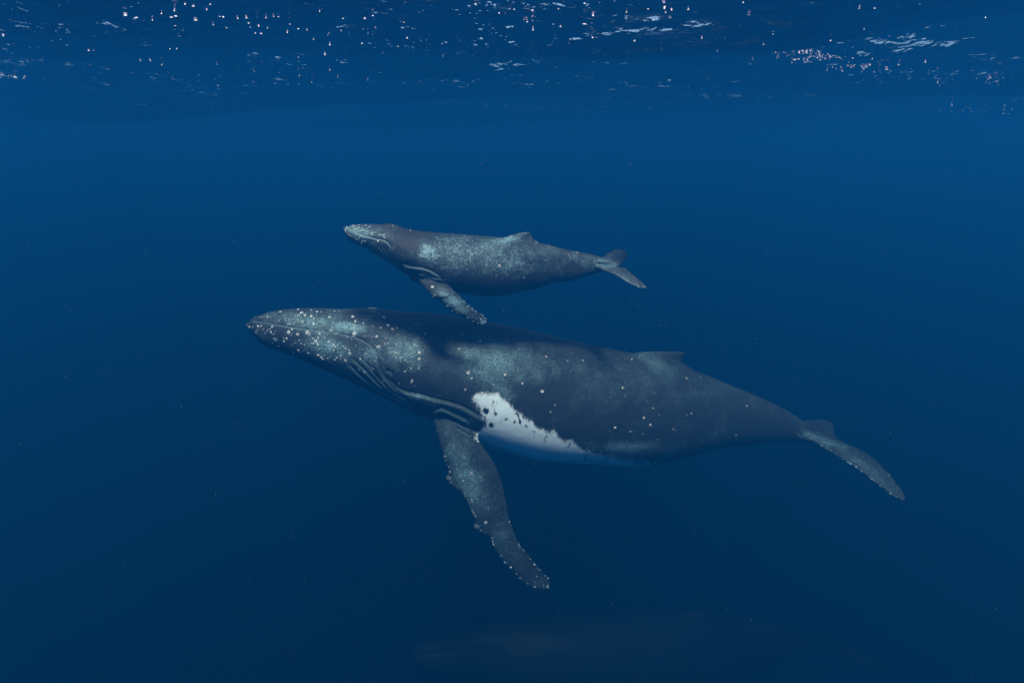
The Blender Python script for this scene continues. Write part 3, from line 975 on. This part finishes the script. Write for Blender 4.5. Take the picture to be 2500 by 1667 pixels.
def foam(px, py, w, d, n, label, size=.05):
    d = d * .6
    size = size * .62
    c = on_surface(px, py)
    vs_, fs = [], []
    for i in range(n):
        t = abs(random.gauss(0, .5))
        x = c[0] + random.gauss(0, 1) * w * .5
        y = c[1] + random.gauss(0, 1) * d * .5 - .12 * (x - c[0])
        r = size * random.uniform(.4, 1.4) * (1 - .35 * min(t, 1))
        z = float(wave_height(np.array([x]), np.array([y]))[0] * (.35 + .65 / (1 + (math.hypot(x, y) / 90) ** 2))) - .004
        b = len(vs_)
        k = 6
        vs_.append((x, y, z - r * .5))
        for q in range(k):
            a = 6.283 * q / k + random.random() * .4
            rr = r * random.uniform(.7, 1.4)
            vs_.append((x + rr * 1.6 * math.cos(a), y + rr * math.sin(a), z))
        vs_.append((x, y, z + r * .3))
        for q in range(k):
            fs.append((b, b + 1 + (q + 1) % k, b + 1 + q)); fs.append((b + 7, b + 1 + q, b + 1 + (q + 1) % k))
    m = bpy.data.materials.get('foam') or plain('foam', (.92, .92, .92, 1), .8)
    o = mesh_obj('foam_patch', vs_, fs, m)
    o.location = (0, 0, 0)
    tag(o, label, 'foam', 'patches of white foam on the sea surface', 'stuff')
    return o


foam(1985, 136, .8, 1.2, 75, 'largest white foam patch, below the glints on the right of the surface', .028)
foam(1940, 124, .9, .3, 40, 'thin foam streak touching the left end of the largest foam patch', .022)
foam(2110, 158, .9, .9, 50, 'small foam patch just right of the largest one', .024)
foam(2430, 269, 1.8, 2.4, 36, 'faint foam patch far off by the right edge', .035)
foam(2330, 272, 3.4, 3.0, 22, 'scattered foam flecks far off, left of the patch by the right edge', .03)
foam(12, 184, .7, .3, 30, 'thin foam streak at the left edge of the surface', .03)
foam(660, 204, 3.0, 4.0, 60, 'faint distant foam wisps left of the whale calf, high on the surface', .02)
foam(2420, 199, .4, .4, 16, 'tiny foam fleck near the right edge, above the faint far patch', .03)


def build_glint_flecks():  # small white flakes added at each glint position, standing in for surface glints
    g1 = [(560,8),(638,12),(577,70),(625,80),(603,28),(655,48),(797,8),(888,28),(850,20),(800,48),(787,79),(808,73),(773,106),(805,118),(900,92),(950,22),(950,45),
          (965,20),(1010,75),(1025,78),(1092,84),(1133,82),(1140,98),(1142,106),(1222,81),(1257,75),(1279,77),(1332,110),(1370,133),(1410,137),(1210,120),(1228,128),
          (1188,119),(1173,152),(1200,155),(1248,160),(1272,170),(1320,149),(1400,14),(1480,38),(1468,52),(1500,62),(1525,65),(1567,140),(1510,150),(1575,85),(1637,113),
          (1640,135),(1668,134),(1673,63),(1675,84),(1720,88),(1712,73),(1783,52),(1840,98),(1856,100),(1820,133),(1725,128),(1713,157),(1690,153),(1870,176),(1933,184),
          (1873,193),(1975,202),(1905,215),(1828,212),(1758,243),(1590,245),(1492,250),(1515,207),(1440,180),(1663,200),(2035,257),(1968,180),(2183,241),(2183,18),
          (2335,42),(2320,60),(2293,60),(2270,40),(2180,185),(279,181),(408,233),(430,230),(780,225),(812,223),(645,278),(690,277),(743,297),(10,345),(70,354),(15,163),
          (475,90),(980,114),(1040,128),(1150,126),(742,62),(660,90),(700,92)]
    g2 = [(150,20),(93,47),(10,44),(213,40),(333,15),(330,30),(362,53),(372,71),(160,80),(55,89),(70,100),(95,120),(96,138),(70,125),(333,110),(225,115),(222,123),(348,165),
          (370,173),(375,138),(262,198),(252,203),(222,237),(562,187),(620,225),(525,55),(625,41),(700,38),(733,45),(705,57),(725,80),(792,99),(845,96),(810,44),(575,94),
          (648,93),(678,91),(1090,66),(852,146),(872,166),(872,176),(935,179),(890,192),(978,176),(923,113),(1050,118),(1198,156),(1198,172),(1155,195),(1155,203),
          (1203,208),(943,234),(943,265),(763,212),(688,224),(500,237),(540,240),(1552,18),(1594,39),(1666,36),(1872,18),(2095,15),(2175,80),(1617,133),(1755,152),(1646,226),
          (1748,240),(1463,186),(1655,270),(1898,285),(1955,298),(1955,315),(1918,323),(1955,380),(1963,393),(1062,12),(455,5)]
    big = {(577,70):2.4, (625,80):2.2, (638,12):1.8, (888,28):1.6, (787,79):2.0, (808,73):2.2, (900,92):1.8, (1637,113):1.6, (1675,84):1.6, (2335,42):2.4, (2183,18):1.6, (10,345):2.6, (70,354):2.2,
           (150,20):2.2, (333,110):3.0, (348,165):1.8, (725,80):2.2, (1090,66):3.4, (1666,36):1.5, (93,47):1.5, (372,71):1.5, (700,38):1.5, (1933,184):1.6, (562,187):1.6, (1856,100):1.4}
    vs_, fs = [], []
    for lst, ox in ((g1, 0), (g2, 1250)):
        for q in lst:
            p = on_surface(ox + q[0] * .5315, q[1] * .5315)
            dd = np.linalg.norm(p - CAMP)
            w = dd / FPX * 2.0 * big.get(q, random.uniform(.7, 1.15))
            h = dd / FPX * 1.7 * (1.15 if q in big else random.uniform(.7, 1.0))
            n, b = 8, len(vs_)
            p = p - np.array([0, 0, h * .75])
            bend = random.uniform(-.5, .5)
            vs_.append(tuple(p - np.array([0, 0, h])))
            for k in range(n):
                a = 6.283 * k / n
                r = random.uniform(.75, 1.2)
                vs_.append((p[0] + w * r * math.cos(a), p[1] + w * .8 * r * math.sin(a), p[2] + h * bend * math.cos(a) ** 2))
            vs_.append(tuple(p + np.array([0, 0, h])))
            for k in range(n):
                fs.append((b, b + 1 + (k + 1) % n, b + 1 + k)); fs.append((b + n + 1, b + 1 + k, b + 1 + (k + 1) % n))
    o = mesh_obj('glint_flecks', vs_, fs, bpy.data.materials['foam'])
    tag(o, 'scattered white flecks standing in for glints on the rippled sea surface', 'foam', kind='stuff')


build_glint_flecks()


# ------------------------------------------------------------------ drifting particles
def particles():
    vs_, fs = [], []
    for i in range(380):
        Y = 1.2 + 9 * random.random() ** .8
        px = random.uniform(-60, 2560); py = random.uniform(60, 1720)
        p = at(px, py, Y)
        if p[2] > -.4: continue
        r = Y * random.uniform(.5, 1.2) / FPX * 1.1
        b = len(vs_)
        off = [(1, 0, 0), (-1, 0, 0), (0, 1, 0), (0, -1, 0), (0, 0, 1), (0, 0, -1)]
        for o in off:
            k = r * random.uniform(.6, 1.3)
            vs_.append((p[0] + o[0] * k, p[1] + o[1] * k, p[2] + o[2] * k))
        for f in ((0, 2, 4), (2, 1, 4), (1, 3, 4), (3, 0, 4), (2, 0, 5), (1, 2, 5), (3, 1, 5), (0, 3, 5)):
            fs.append(tuple(b + q for q in f))
    m = plain('drifting_specks', (.12, .07, .065, 1), .8)
    o = mesh_obj('drifting_particles', vs_, fs, m)
    tag(o, 'tiny dim specks drifting in the open water', 'plankton', kind='stuff')


particles()
